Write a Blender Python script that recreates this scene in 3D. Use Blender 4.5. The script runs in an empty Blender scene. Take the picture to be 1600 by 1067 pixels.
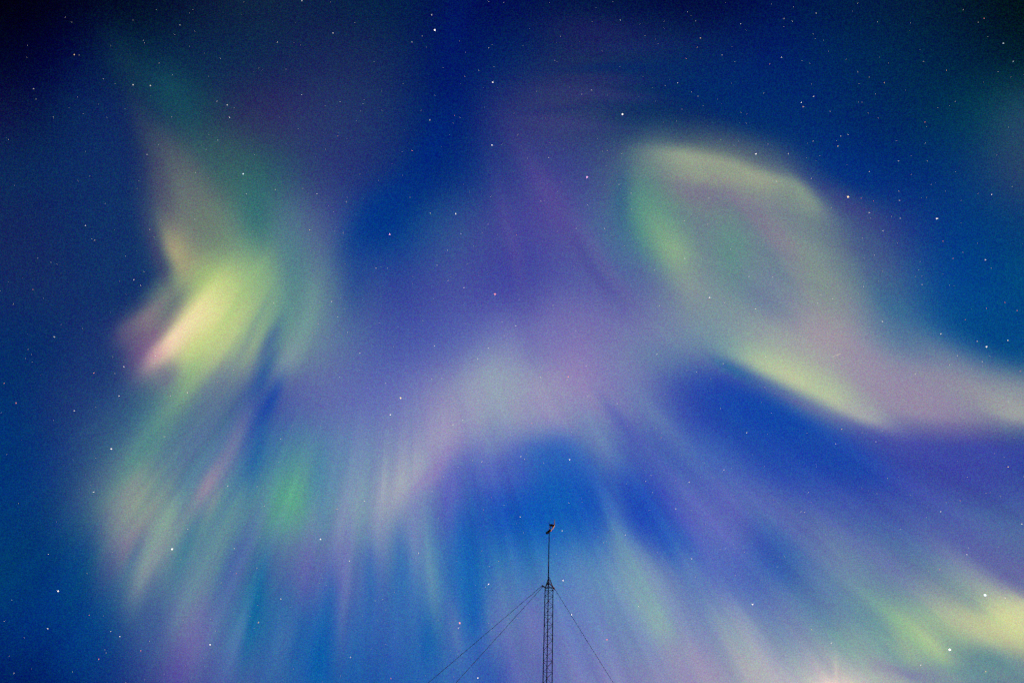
import bpy, bmesh, math, random
from mathutils import Vector, Matrix

sc = bpy.context.scene
random.seed(7)

# ------------------------------------------------------------------ camera, exposure, world, lamp
# camera looks 60 degrees up, 24 mm lens, rolled a little (the tower leans towards the zenith)
F0 = 1067.0                                      # focal length in 1/1600 of the picture width
EYE = Vector((0, 0, 1.6))
CM = Matrix(((0.99274554, -0.12023432, 0.0),
             (-0.10414997, -0.85994097, -0.49965420),
             (0.06007558, 0.49602948, -0.86622496)))   # camera axes -> world, must be orthonormal
_w = Vector((74, 611, -F0)).normalized()
_y = (Vector((0, 0, -1)) - Vector((0, 0, -1)).dot(_w) * _w).normalized()
_x = _y.cross(_w)
CM = Matrix((_x, _y, _w))
cam = bpy.data.cameras.new('camera')
cam.sensor_fit = 'HORIZONTAL'; cam.sensor_width = 36.0; cam.lens = 36.0 * F0 / 1600.0
cam.clip_start = 0.1; cam.clip_end = 60000
camo = bpy.data.objects.new('camera', cam)
sc.collection.objects.link(camo)
camo.matrix_world = Matrix.Translation(EYE) @ CM.to_4x4()
sc.camera = camo
sc.render.engine = 'CYCLES'
sc.render.resolution_x = 1024; sc.render.resolution_y = 682
sc.view_settings.view_transform = 'Standard'; sc.view_settings.look = 'None'
sc.view_settings.exposure = 0; sc.view_settings.gamma = 1
sc.cycles.max_bounces = 3; sc.cycles.use_denoising = False
sc.cycles.use_adaptive_sampling = True; sc.cycles.adaptive_threshold = 0.06; sc.cycles.adaptive_min_samples = 8

wd = bpy.data.worlds.new('World'); sc.world = wd; wd.use_nodes = True
wn = wd.node_tree.nodes['Background']
wn.inputs[0].default_value = (0.02, 0.06, 0.2, 1); wn.inputs[1].default_value = 0.05

# warm yard lamp off to the right below the frame (its glow and pillar show at the lower edge)
sl = bpy.data.lights.new('yard_lamp', 'POINT'); sl.energy = 38000; sl.shadow_soft_size = 0.4
sl.color = (1.0, 0.50, 0.28)
so = bpy.data.objects.new('yard_lamp', sl); sc.collection.objects.link(so); so.location = (24, 21, 7)

def direction(px, py):
    """world direction of a point given in the 1600 x 1067 frame"""
    return (CM @ Vector((px - 800.0, 533.5 - py, -F0))).normalized()

# ------------------------------------------------------------------ helpers
def link(name, me, mat=None, parent=None):
    o = bpy.data.objects.new(name, me); sc.collection.objects.link(o)
    if mat: me.materials.append(mat)
    if parent: o.parent = parent
    return o

def obj(name, bm, mat, parent=None, smooth=False):
    bmesh.ops.recalc_face_normals(bm, faces=bm.faces)
    me = bpy.data.meshes.new(name); bm.to_mesh(me); bm.free()
    if smooth:
        for p in me.polygons: p.use_smooth = True
    return link(name, me, mat, parent)

def add_rod(bm, a, b, r0, r1=None, n=8):
    a = Vector(a); b = Vector(b); r1 = r0 if r1 is None else r1
    q = (b - a).to_track_quat('Z', 'Y')
    A, B = [], []
    for i in range(n):
        t = 2 * math.pi * (i + .5) / n; d = q @ Vector((math.cos(t), math.sin(t), 0))
        A.append(bm.verts.new(a + d * r0)); B.append(bm.verts.new(b + d * r1))
    for i in range(n):
        j = (i + 1) % n; bm.faces.new((A[i], A[j], B[j], B[i]))
    bm.faces.new(A[::-1]); bm.faces.new(B)

def add_bar(bm, a, b, w, h, up=Vector((0, 0, 1))):
    """bar with rectangular section, w across and h along 'up'"""
    a = Vector(a); b = Vector(b); d = (b - a).normalized()
    s = d.cross(up).normalized(); u = s.cross(d)
    vs = [[bm.verts.new(p + s * (i * w / 2) + u * (j * h / 2)) for i, j in ((-1, -1), (1, -1), (1, 1), (-1, 1))] for p in (a, b)]
    for i in range(4):
        j = (i + 1) % 4; bm.faces.new((vs[0][i], vs[0][j], vs[1][j], vs[1][i]))
    bm.faces.new(vs[0][::-1]); bm.faces.new(vs[1])

def new_mat(name):
    m = bpy.data.materials.new(name); m.use_nodes = True
    return m, m.node_tree, m.node_tree.nodes['Principled BSDF']

def metal(name, c0, c1, rough, metallic=0.6, scale=18):
    m, nt, b = new_mat(name)
    tc = nt.nodes.new('ShaderNodeTexCoord'); n = nt.nodes.new('ShaderNodeTexNoise'); n.inputs['Scale'].default_value = scale
    r = nt.nodes.new('ShaderNodeValToRGB'); r.color_ramp.elements[0].color = (*c0, 1); r.color_ramp.elements[1].color = (*c1, 1)
    r.color_ramp.elements[0].position = .35; r.color_ramp.elements[1].position = .65
    nt.links.new(tc.outputs['Object'], n.inputs['Vector']); nt.links.new(n.outputs['Fac'], r.inputs['Fac'])
    nt.links.new(r.outputs['Color'], b.inputs['Base Color'])
    b.inputs['Roughness'].default_value = rough; b.inputs['Metallic'].default_value = metallic
    return m

# ------------------------------------------------------------------ sky
# Night sky and aurora: light given off by the sky itself, laid out by direction around one fixed
# bearing of the sky (tangent coordinates at 60 degrees elevation).
GX = 17
ROWS = [0, 89, 178, 267, 356, 445, 534, 623, 712, 801, 890, 979, 1067]
GRID = """
2,6,28 2,10,40 3,24,50 14,32,66 22,46,78 18,40,84 10,44,84 4,28,94 4,26,92 10,28,88 4,20,84 3,16,78 0,26,98 0,32,92 6,34,84 4,30,66 2,24,44
3,16,52 1,12,66 10,44,78 18,50,88 22,50,92 30,48,100 26,50,100 2,34,108 12,46,110 34,46,110 30,46,108 18,40,106 2,32,118 0,42,110 0,42,98 0,38,86 0,34,66
20,30,80 8,36,84 24,46,104 32,74,96 50,54,106 44,62,116 32,58,116 2,42,120 50,60,128 54,64,128 18,52,116 0,46,118 0,46,122 4,44,120 2,44,110 4,56,102 30,72,108
18,50,100 16,48,104 24,50,112 88,104,112 50,104,110 52,68,130 30,58,128 0,54,134 54,70,146 60,78,150 84,110,135 140,155,140 90,110,135 14,60,134 0,54,128 10,62,124 46,74,116
24,52,104 22,52,106 22,56,110 118,130,124 80,130,128 78,92,146 4,66,142 48,84,146 70,74,156 80,90,160 70,125,145 108,125,145 120,128,150 85,112,138 40,66,138 2,64,134 14,66,122
22,56,110 26,58,112 24,56,114 150,172,130 140,180,135 96,130,150 46,72,154 72,86,162 66,74,164 84,96,168 88,105,165 125,145,155 110,130,160 125,142,150 60,100,148 4,70,146 4,78,132
12,58,116 18,60,118 70,70,125 190,200,150 130,155,145 100,130,160 72,92,170 84,100,178 112,122,184 120,118,182 118,128,178 110,140,165 140,155,165 155,150,168 80,120,160 30,90,150 0,76,138
4,62,122 30,66,126 52,90,136 95,135,140 66,90,160 96,110,174 96,112,184 138,140,186 150,160,185 148,142,188 110,125,180 52,74,176 50,90,165 130,145,165 140,138,168 120,132,160 120,135,155
0,66,130 28,72,134 76,118,142 92,128,158 60,115,165 86,132,174 120,142,182 130,134,190 96,112,192 60,110,190 72,98,184 74,108,186 50,84,180 40,76,174 66,80,166 80,80,162 40,72,150
2,68,128 26,80,136 130,150,150 100,140,155 90,140,160 100,140,170 130,150,180 80,110,185 20,86,188 30,96,190 40,80,190 100,104,190 90,112,182 80,100,176 70,100,170 80,110,170 80,110,165
0,74,126 0,66,130 90,120,148 100,140,160 60,110,160 100,110,175 70,115,180 60,120,185 50,120,185 80,130,190 110,145,182 90,115,190 60,100,175 100,130,175 100,125,170 120,140,168 100,120,165
0,60,124 0,62,136 50,90,145 110,120,170 40,110,165 40,100,175 60,105,180 60,110,180 100,120,185 100,125,190 110,140,185 120,140,188 115,135,180 105,145,168 125,165,160 160,180,155 195,205,155
0,44,110 0,52,120 40,64,136 80,90,160 60,100,165 30,95,170 40,95,175 50,105,180 80,100,180 110,125,185 130,135,185 150,150,180 160,165,185 190,190,190 150,165,170 110,140,160 100,125,150
"""
GRID = [[tuple(int(v) / 255 for v in c.split(',')) for c in r.split()] for r in GRID.strip().split('\n')]
for _j in range(4):
    for _k in range(17): GRID[_j][_k] = tuple(v * .95 for v in GRID[_j][_k])
for _j in range(4, 13):
    for _k in (0, 1): _a = GRID[_j][_k]; GRID[_j][_k] = (_a[0], _a[1] * .88, _a[2] * .95)
for _j in range(3):
    for _k in range(9, 17): _a = GRID[_j][_k]; GRID[_j][_k] = (_a[0], _a[1] + .02, _a[2] - .025)

def cubic_row(row, t):                                    # Catmull-Rom through the samples
    i = min(int(t), len(row) - 2); f = t - i
    p = [row[max(0, min(len(row) - 1, i + k))] for k in (-1, 0, 1, 2)]
    return [max(0.0, 0.5 * ((2 * b) + (-a + c) * f + (2 * a - 5 * b + 4 * c - d) * f * f + (-a + 3 * b - 3 * c + d) * f ** 3))
            for a, b, c, d in zip(*p)]

# aurora features painted over the broad glow:
# (x, y, angle in degrees of the long axis (0 right, 90 down), half length, half width, skew along, skew across, colour, strength)
FEATURES = [
#FEATURES_BEGIN
 # dark gap down the upper middle
 (705, 90, 97, 110, 26, 0, 0, (2, 33, 110), .8),
 (672, 240, 115, 80, 26, 0, 0, (0, 46, 130), .8),
 (590, 345, 130, 75, 34, 0, 0, (0, 56, 141), .8),
 (560, 430, 100, 60, 22, 0, 0, (30, 72, 150), .5),
 # dim green and grey veil, upper left
 (200, 105, 62, 60, 26, 0, 0, (24, 60, 82), .6),
 (270, 150, 50, 60, 34, 0, 0, (26, 80, 98), .7),
 (225, 205, 70, 55, 18, 0, 0, (52, 72, 100), .5),
 (330, 250, 60, 60, 30, 0, 0, (40, 90, 106), .5),
 (265, 240, 60, 50, 24, 0, 0, (82, 92, 108), .5),
 (400, 330, 80, 60, 26, 0, 0, (46, 110, 118), .6),
 (130, 250, 90, 160, 60, 0, 0, (18, 50, 104), .5),
 (930, 50, 5, 80, 26, 0, 0, (40, 38, 104), .5),
 (985, 74, -4, 90, 9, 0, 0, (36, 46, 110), .4),
 (960, 108, -3, 90, 9, 0, 0, (8, 42, 112), .5),
 (960, 128, 0, 80, 9, 0, 0, (44, 50, 116), .45),
 (940, 150, 4, 90, 10, 0, 0, (56, 60, 124), .5),
 (880, 172, -6, 90, 7, 0, 0, (30, 50, 118), .35),
 (900, 195, 6, 90, 10, 0, 0, (62, 68, 132), .4),
 # dark sky left of the left-hand curtain
 (192, 330, 82, 150, 32, 0, -.6, (20, 54, 108), .85),
 (203, 452, 142, 88, 34, 0, -.7, (22, 56, 112), .97),
 (160, 560, 100, 60, 50, 0, 0, (24, 60, 120), .7),
 # left-hand curtain
 (288, 315, 75, 70, 32, 0, .3, (104, 116, 120), .75),
 (252, 300, 80, 60, 16, 0, 0, (86, 84, 112), .45),
 (276, 396, 66, 50, 22, 0, .3, (170, 164, 128), .9),
 (246, 400, 70, 60, 10, 0, 0, (76, 64, 114), .4),
 (325, 352, 60, 50, 28, 0, 0, (108, 132, 116), .55),
 (402, 458, 100, 58, 32, 0, 0, (122, 166, 134), .75),
 (328, 452, 112, 40, 34, 0, 0, (160, 198, 118), .85),
 (340, 506, 122, 72, 42, 0, .2, (188, 210, 134), .9),
 (385, 520, 122, 56, 26, 0, 0, (150, 182, 142), .65),
 (234, 494, 142, 50, 24, 0, .55, (128, 122, 134), .97),
 (266, 480, 125, 32, 12, 0, 0, (96, 120, 122), .65),
 (202, 526, 130, 24, 18, 0, 0, (100, 90, 132), .5),
 (232, 537, 130, 36, 18, 0, 0, (122, 92, 138), .6),
 (302, 492, 127, 66, 24, 0, .4, (232, 228, 160), .95),
 (268, 532, 132, 50, 14, 0, .3, (246, 218, 182), .95),
 (245, 554, 130, 24, 13, 0, 0, (226, 174, 176), .7),
 (222, 564, 125, 34, 20, 0, 0, (108, 84, 142), .4),
 (372, 468, 124, 64, 8, 0, 0, (156, 194, 130), .45),
 (405, 495, 118, 60, 7, 0, 0, (104, 148, 146), .45),
 (352, 538, 122, 52, 8, 0, 0, (198, 214, 142), .45),
 (428, 468, 112, 56, 8, 0, 0, (126, 166, 142), .4),
 (383, 545, 124, 44, 7, 0, 0, (120, 146, 150), .4),
 (305, 555, 115, 36, 20, 0, 0, (205, 220, 140), .8),
 (262, 590, 90, 22, 22, 0, 0, (110, 105, 145), .6),
 (295, 595, 116, 48, 17, 0, 0, (150, 186, 132), .8),
 (262, 645, 118, 60, 20, 0, 0, (108, 150, 142), .75),
 (222, 710, 110, 70, 26, 0, 0, (80, 142, 142), .75),
 (340, 610, 115, 60, 24, 0, 0, (104, 122, 152), .6),
 (310, 690, 115, 60, 26, 0, 0, (90, 118, 160), .6),
 # teal and grey folds right of it
 (480, 400, 80, 70, 34, 0, 0, (84, 112, 150), .5),
 (440, 500, 105, 60, 22, 0, 0, (96, 150, 146), .7),
 (420, 535, 118, 40, 10, 0, 0, (64, 96, 158), .6),
 (408, 600, 112, 60, 15, 0, 0, (30, 84, 160), .75),
 (398, 660, 112, 60, 14, 0, 0, (40, 80, 168), .6),
 (478, 500, 105, 60, 18, 0, 0, (118, 160, 158), .8),
 (452, 565, 118, 42, 14, 0, 0, (136, 160, 166), .7),
 (424, 630, 114, 50, 12, 0, 0, (24, 72, 170), .75),
 (402, 712, 105, 50, 12, 0, 0, (34, 100, 168), .6),
 (458, 415, 85, 85, 26, 0, 0, (76, 128, 142), .65),
 # pink ray
 (360, 708, 115, 85, 15, 0, 0, (120, 124, 166), .7),
 (322, 768, 118, 42, 12, 0, 0, (160, 140, 164), .7),
 (334, 788, 116, 26, 7, 0, 0, (134, 152, 158), .6),
 (300, 745, 115, 60, 14, 0, 0, (78, 126, 158), .5),
 # green patch low on the left
 (456, 752, 100, 68, 34, 0, 0, (88, 150, 152), .65),
 (446, 785, 92, 44, 32, 0, 0, (90, 172, 140), .75),
 (500, 760, 90, 60, 16, 0, 0, (70, 130, 170), .5),
 # pale bundle at the lower left
 (212, 775, 108, 60, 30, 0, 0, (142, 156, 150), .85),
 (190, 845, 112, 42, 22, 0, 0, (134, 130, 158), .7),
 (165, 880, 110, 40, 16, 0, 0, (80, 96, 150), .6),
 (253, 820, 108, 50, 15, 0, 0, (128, 166, 150), .7),
 (228, 885, 114, 62, 15, 0, 0, (134, 156, 160), .8),
 (205, 870, 112, 40, 7, 0, 0, (70, 110, 152), .5),
 (120, 900, 100, 90, 36, 0, 0, (4, 72, 134), .5),
 (140, 1010, 90, 80, 50, 0, 0, (2, 66, 138), .5),
 (290, 860, 112, 60, 14, 0, 0, (62, 122, 158), .7),
 (345, 850, 112, 70, 18, 0, 0, (104, 148, 158), .7),
 (310, 920, 112, 60, 20, 0, 0, (100, 140, 160), .6),
 (372, 880, 108, 80, 16, 0, 0, (84, 108, 176), .7),
 (305, 985, 112, 70, 20, 0, 0, (122, 116, 172), .7),
 (275, 1040, 112, 40, 20, 0, 0, (90, 84, 162), .5),
 (398, 950, 100, 70, 15, 0, 0, (8, 108, 160), .7),
 (372, 1000, 105, 60, 12, 0, 0, (82, 126, 172), .6),
 (240, 960, 100, 60, 26, 0, 0, (58, 92, 156), .5),
 # columns along the bottom
 (476, 895, 95, 60, 16, 0, 0, (96, 100, 176), .4),
 (510, 970, 92, 70, 14, 0, 0, (28, 98, 176), .6),
 (500, 1040, 95, 50, 16, 0, 0, (6, 92, 172), .6),
 (440, 1000, 98, 60, 20, 0, 0, (84, 116, 178), .5),
 (538, 915, 91, 110, 12, 0, 0, (114, 122, 184), .5),
 (575, 920, 91, 70, 10, 0, 0, (44, 108, 182), .6),
 (622, 900, 90, 80, 14, 0, 0, (48, 112, 182), .6),
 (598, 830, 90, 60, 16, 0, 0, (116, 142, 182), .5),
 (648, 850, 88, 60, 12, 0, 0, (122, 142, 184), .5),
 (674, 895, 86, 75, 15, 0, 0, (108, 148, 182), .7),
 (668, 1005, 90, 50, 20, 0, 0, (10, 96, 178), .55),
 (730, 865, 90, 130, 24, 0, 0, (14, 90, 184), .65),
 (742, 960, 90, 60, 18, 0, 0, (14, 94, 184), .6),
 (712, 985, 82, 55, 9, 0, 0, (96, 124, 184), .6),
 (790, 940, 95, 70, 22, 0, 0, (92, 128, 186), .6),
 (820, 1030, 90, 40, 22, 0, 0, (88, 108, 182), .5),
 (832, 980, 95, 80, 14, 0, 0, (110, 116, 182), .4),
 (760, 1050, 90, 40, 30, 0, 0, (40, 92, 178), .5),
 # central arch
 (860, 315, 70, 60, 46, 0, 0, (82, 76, 154), .5),
 (820, 450, 85, 90, 24, 0, 0, (62, 76, 162), .45),
 (870, 330, 60, 110, 16, 0, 0, (100, 84, 156), .4),
 (915, 400, 56, 90, 12, 0, 0, (68, 70, 156), .35),
 (800, 380, 76, 100, 13, 0, 0, (94, 84, 160), .35),
 (950, 420, 58, 90, 12, 0, 0, (104, 100, 164), .4),
 (895, 500, 20, 70, 50, 0, 0, (116, 112, 176), .5),
 (840, 530, 0, 60, 40, 0, 0, (124, 122, 186), .4),
 (770, 610, 100, 60, 46, 0, 0, (146, 168, 184), .85),
 (860, 640, 10, 60, 34, 0, 0, (150, 148, 188), .8),
 (905, 580, 90, 60, 28, 0, 0, (144, 128, 186), .5),
 (700, 670, 132, 80, 32, 0, .0, (152, 152, 190), .85),
 (632, 760, 122, 62, 26, 0, -.2, (158, 168, 186), .9),
 (680, 735, 128, 50, 12, 0, 0, (148, 132, 190), .6),
 (712, 770, 95, 50, 22, 0, 0, (92, 98, 190), .6),
 (772, 690, 95, 36, 18, 0, 0, (120, 146, 190), .6),
 (800, 730, 0, 60, 30, 0, 0, (70, 96, 192), .5),
 (865, 765, 90, 66, 40, 0, 0, (16, 92, 186), .65),
 (860, 710, 90, 26, 40, 0, 0, (40, 100, 190), .5),
 (935, 690, 58, 62, 24, 0, 0, (112, 138, 184), .8),
 (975, 665, 55, 60, 12, 0, 0, (76, 92, 184), .6),
 (1010, 640, 48, 90, 18, 0, 0, (104, 132, 180), .6),
 (960, 600, 60, 50, 22, 0, 0, (124, 118, 186), .4),
 (1120, 600, 15, 62, 30, 0, 0, (64, 72, 176), .6),
 (1160, 640, 25, 90, 30, 0, 0, (32, 80, 176), .6),
 (1005, 795, 45, 75, 28, 0, 0, (30, 80, 188), .7),
 (1055, 845, 40, 50, 26, 0, 0, (34, 92, 192), .7),
 (960, 790, 70, 60, 16, 0, 0, (76, 118, 190), .5),
 (1085, 785, 45, 90, 24, 0, 0, (88, 110, 186), .5),
 # green-white beam right of the tower
 (972, 860, 64, 60, 18, 0, 0, (104, 148, 184), .7),
 (1000, 918, 64, 62, 22, 0, 0, (130, 168, 182), .75),
 (1030, 972, 64, 50, 22, 0, 0, (144, 182, 180), .8),
 (1060, 1030, 64, 40, 24, 0, 0, (146, 150, 186), .6),
 (900, 940, 80, 60, 30, 0, 0, (98, 128, 190), .4),
 (1090, 900, 62, 60, 20, 0, 0, (88, 124, 188), .5),
 (1140, 880, 60, 80, 18, 0, 0, (88, 110, 188), .5),
 (1190, 850, 62, 60, 20, 0, 0, (64, 96, 186), .6),
 (1160, 1000, 52, 60, 26, 0, 0, (142, 164, 180), .7),
 (1185, 1050, 50, 50, 22, 0, 0, (176, 180, 186), .7),
 (1090, 1050, 50, 40, 26, 0, 0, (150, 146, 188), .4),
 # lower right corner
 (1220, 870, 60, 60, 26, 0, 0, (48, 98, 182), .6),
 (1320, 880, 52, 80, 22, 0, 0, (112, 140, 176), .7),
 (1260, 940, 50, 60, 30, 0, 0, (92, 128, 176), .5),
 (1370, 945, 48, 60, 22, 0, 0, (114, 162, 164), .7),
 (1360, 1010, 20, 60, 24, 0, 0, (122, 168, 162), .6),
 (1400, 890, 40, 60, 24, 0, 0, (98, 116, 174), .5),
 (1520, 850, 30, 90, 30, 0, 0, (82, 92, 172), .6),
 (1590, 900, 30, 50, 26, 0, 0, (98, 98, 168), .6),
 (1500, 930, 20, 60, 26, 0, 0, (132, 152, 164), .7),
 (1420, 980, 48, 58, 20, 0, 0, (148, 190, 150), .85),
 (1453, 1000, 48, 44, 16, 0, 0, (188, 208, 154), .75),
 (1412, 1012, 48, 34, 13, 0, 0, (160, 186, 156), .6),
 (1500, 985, 30, 40, 18, 0, 0, (150, 172, 156), .6),
 (1582, 974, 14, 84, 31, 0, 0, (208, 214, 160), .9),
 (1555, 1035, 22, 70, 20, 0, 0, (86, 132, 154), .75),
 (1500, 1045, 10, 40, 14, 0, 0, (100, 150, 158), .5),
 (1420, 1048, 8, 60, 13, 0, 0, (126, 130, 168), .7),
 # glow of lit ground beyond the lower edge, with its pillar
 (1300, 1080, 0, 110, 34, 0, 0, (184, 184, 192), .5),
 (1303, 1074, 0, 36, 16, 0, 0, (236, 222, 208), .75),
 (1306, 1066, 90, 34, 3.5, 0, 0, (232, 212, 202), .4),
 # sky above the right-hand loop
 (1180, 178, 20, 190, 44, 0, .5, (2, 50, 116), .8),
 (1330, 270, 30, 80, 28, 0, .3, (4, 54, 134), .6),
 # right-hand loop
 (975, 300, 90, 50, 16, 0, 0, (42, 92, 142), .6),
 (1020, 255, 100, 44, 34, 0, 0, (96, 124, 134), .6),
 (1112, 304, 18, 78, 22, 0, 0, (114, 108, 146), .85),
 (1200, 340, 30, 70, 26, 0, 0, (112, 124, 148), .7),
 (1078, 248, 8, 70, 19, 0, -.45, (152, 168, 148), .85),
 (1185, 276, 19, 80, 19, 0, -.45, (156, 170, 146), .85),
 (1262, 314, 46, 48, 20, 0, -.3, (140, 162, 142), .85),
 (1325, 322, 36, 66, 18, 0, 0, (64, 62, 136), .5),
 (1300, 360, 50, 50, 22, 0, 0, (104, 122, 142), .5),
 (1008, 330, 82, 62, 26, 0, 0, (76, 142, 136), .7),
 (1030, 360, 74, 64, 28, 0, .1, (112, 162, 136), .75),
 (1054, 396, 68, 46, 26, 0, .1, (144, 180, 142), .75),
 (1078, 448, 70, 36, 24, 0, 0, (136, 154, 156), .5),
 (1145, 392, 72, 62, 40, 0, 0, (92, 146, 138), .8),
 (1165, 330, 48, 70, 7, 0, 0, (130, 122, 150), .4),
 (1215, 345, 50, 80, 7, 0, 0, (122, 142, 144), .4),
 (1190, 440, 50, 70, 8, 0, 0, (118, 140, 155), .4),
 (1272, 470, 55, 80, 9, 0, 0, (142, 148, 152), .4),
 (1240, 392, 48, 95, 15, 0, 0, (140, 130, 152), .6),
 (1205, 405, 52, 70, 10, 0, 0, (98, 132, 146), .4),
 (1300, 400, 54, 80, 12, 0, 0, (104, 128, 140), .4),
 (1275, 425, 62, 80, 26, 0, 0, (126, 150, 146), .8),
 (1200, 470, 40, 60, 22, 0, 0, (100, 118, 158), .4),
 (1350, 390, 50, 80, 24, 0, 0, (62, 86, 142), .5),
 (1305, 525, 30, 50, 32, 0, 0, (162, 152, 166), .6),
 (1360, 580, 35, 60, 34, 0, 0, (156, 146, 170), .7),
 (1400, 485, 45, 60, 20, 0, 0, (48, 106, 150), .5),
 (1470, 560, 35, 90, 24, 0, 0, (100, 128, 158), .6),
 (1560, 530, 30, 90, 36, 0, .3, (2, 74, 138), .8),
 (1440, 620, 12, 90, 34, 0, .4, (148, 140, 172), .8),
 (1530, 622, 22, 90, 24, 0, .3, (142, 146, 160), .8),
 (1590, 645, 12, 60, 18, 0, .6, (160, 168, 166), .8),
 (1430, 640, 5, 100, 22, 0, .6, (148, 140, 168), .7),
 (1040, 560, 15, 70, 24, 0, 0, (104, 132, 168), .6),
 # dark sky under its lower edge
 (1235, 660, 26, 140, 34, 0, -.55, (20, 74, 174), .9),
 (1500, 702, 2, 170, 32, 0, -.65, (60, 76, 170), .9),
 (1400, 690, 12, 70, 20, 0, 0, (72, 84, 172), .5),
 (1330, 720, 20, 80, 30, 0, 0, (26, 78, 174), .6),
 # bright lower edge of the loop
 (1150, 550, 22, 50, 16, 0, .2, (104, 150, 164), .7),
 (1195, 568, 27, 52, 20, 0, .35, (160, 188, 160), .9),
 (1240, 590, 27, 66, 26, 0, .4, (186, 200, 162), .95),
 (1300, 622, 29, 48, 17, 0, .35, (182, 202, 160), .9),
 (1345, 648, 24, 50, 14, 0, .35, (166, 172, 172), .8),
 (1255, 632, 24, 60, 6, 0, 0, (110, 104, 168), .4),
 (1145, 578, 28, 36, 9, 0, 0, (30, 112, 158), .5),
 # right edge
 (1600, 215, 80, 60, 40, 0, 0, (40, 74, 110), .6),
#FEATURES_END
]

def build_sky_material():
    m = bpy.data.materials.new('night_sky_with_aurora'); m.use_nodes = True
    nt = m.node_tree; nt.nodes.clear(); N = nt.nodes.new; L = nt.links.new
    def vec(op, a, b=None, c=None, out=0):
        n = N('ShaderNodeVectorMath'); n.operation = op
        for i, s in enumerate((a, b, c)):
            if s is None: continue
            if isinstance(s, (tuple, list, Vector)): n.inputs[i].default_value = tuple(s)
            else: L(s, n.inputs[i])
        return n.outputs[out]
    def mth(op, a, b=None, clamp=False):
        n = N('ShaderNodeMath'); n.operation = op; n.use_clamp = clamp
        for i, s in enumerate((a, b)):
            if s is None: continue
            if isinstance(s, (int, float)): n.inputs[i].default_value = s
            else: L(s, n.inputs[i])
        return n.outputs[0]
    def comb(x, y, z=0.0):
        n = N('ShaderNodeCombineXYZ')
        for i, s in enumerate((x, y, z)):
            if isinstance(s, (int, float)): n.inputs[i].default_value = s
            else: L(s, n.inputs[i])
        return n.outputs[0]
    geo = N('ShaderNodeTexCoord')
    d = vec('NORMALIZE', geo.outputs['Object'])
    R, U, Bk = CM.col[0], CM.col[1], CM.col[2]
    a = vec('DOT_PRODUCT', d, R, out=1); b = vec('DOT_PRODUCT', d, U, out=1)
    c = mth('MAXIMUM', vec('DOT_PRODUCT', d, -Bk, out=1), 0.2)
    x = mth('ADD', mth('MULTIPLY', mth('DIVIDE', a, c), F0), 800.0)
    y = mth('SUBTRACT', 533.5, mth('MULTIPLY', mth('DIVIDE', b, c), F0))
    P0 = comb(x, y)
    # gentle bending so that no edge is a perfect ellipse
    wn_ = N('ShaderNodeTexNoise'); wn_.inputs['Scale'].default_value = 1 / 140; wn_.inputs['Detail'].default_value = 1.5
    L(P0, wn_.inputs['Vector'])
    wob = vec('MULTIPLY', vec('SUBTRACT', wn_.outputs['Color'], (0.5, 0.5, 0.5)), (18, 18, 0))
    # rays fan out from one point of the sky and feather whatever they cross
    dx = mth('SUBTRACT', x, 640.0); dy = mth('SUBTRACT', y, 250.0)
    an = mth('ARCTAN2', dx, dy)
    rr = vec('LENGTH', comb(dx, dy), out=1)
    rn = N('ShaderNodeTexNoise'); rn.inputs['Scale'].default_value = 1; rn.inputs['Detail'].default_value = 3
    L(comb(mth('MULTIPLY', an, 27.0), mth('MULTIPLY', rr, 0.0028), 3.7), rn.inputs['Vector'])
    n0 = mth('SUBTRACT', rn.outputs['Fac'], 0.5)
    low = mth('MULTIPLY', mth('SUBTRACT', y, 600.0), 1 / 170.0, clamp=True)
    amp = mth('ADD', mth('MULTIPLY', low, 0.8), mth('MULTIPLY', mth('MULTIPLY', mth('SUBTRACT', rr, 120.0), 1 / 300.0, clamp=True), 0.2))
    ray = mth('MULTIPLY', mth('MULTIPLY', n0, amp), RAYS)
    shift = mth('DIVIDE', mth('MULTIPLY', mth('MULTIPLY', n0, low), FEATHER), mth('MAXIMUM', rr, 50.0))
    P = vec('ADD', vec('ADD', P0, wob), comb(mth('MULTIPLY', dx, shift), mth('MULTIPLY', dy, shift)))
    # broad glow
    ux = mth('MULTIPLY', x, 1 / 1600.0, clamp=True)
    acc = None; sp = 89.0; s = 0.74
    for j, yr in enumerate(ROWS):
        cr = N('ShaderNodeValToRGB'); ramp = cr.color_ramp; ramp.interpolation = 'B_SPLINE'
        while len(ramp.elements) < 32: ramp.elements.new(0.5)
        # sharpen down the column a little, to undo the smoothing of the row blend
        up, dn = GRID[max(0, j - 1)], GRID[min(len(GRID) - 1, j + 1)]
        row = [tuple(max(0.0, 1.30 * v - 0.15 * (u_ + w_)) for v, u_, w_ in zip(GRID[j][k], up[k], dn[k])) for k in range(GX)]
        for i in range(32):
            col = cubic_row(row, i / 31 * 16)
            ramp.elements[i].position = i / 31.0; ramp.elements[i].color = (*[min(1, v) for v in col], 1)
        L(ux, cr.inputs['Fac'])
        if j == 0: t = mth('MAXIMUM', mth('MULTIPLY', mth('SUBTRACT', y, yr), 1 / (sp * s)), 0)
        elif j == len(ROWS) - 1: t = mth('MINIMUM', mth('MULTIPLY', mth('SUBTRACT', y, yr), 1 / (sp * s)), 0)
        else: t = mth('MULTIPLY', mth('SUBTRACT', y, yr), 1 / (sp * s))
        g = mth('POWER', 1 / math.e, mth('MULTIPLY', t, t))
        wv = comb(g, g, g)
        acc = vec('MULTIPLY', cr.outputs['Color'], wv) if acc is None else vec('MULTIPLY_ADD', cr.outputs['Color'], wv, acc)
        wsum = g if j == 0 else mth('ADD', wsum, g)
    acc = vec('DIVIDE', acc, comb(wsum, wsum, wsum))
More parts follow.
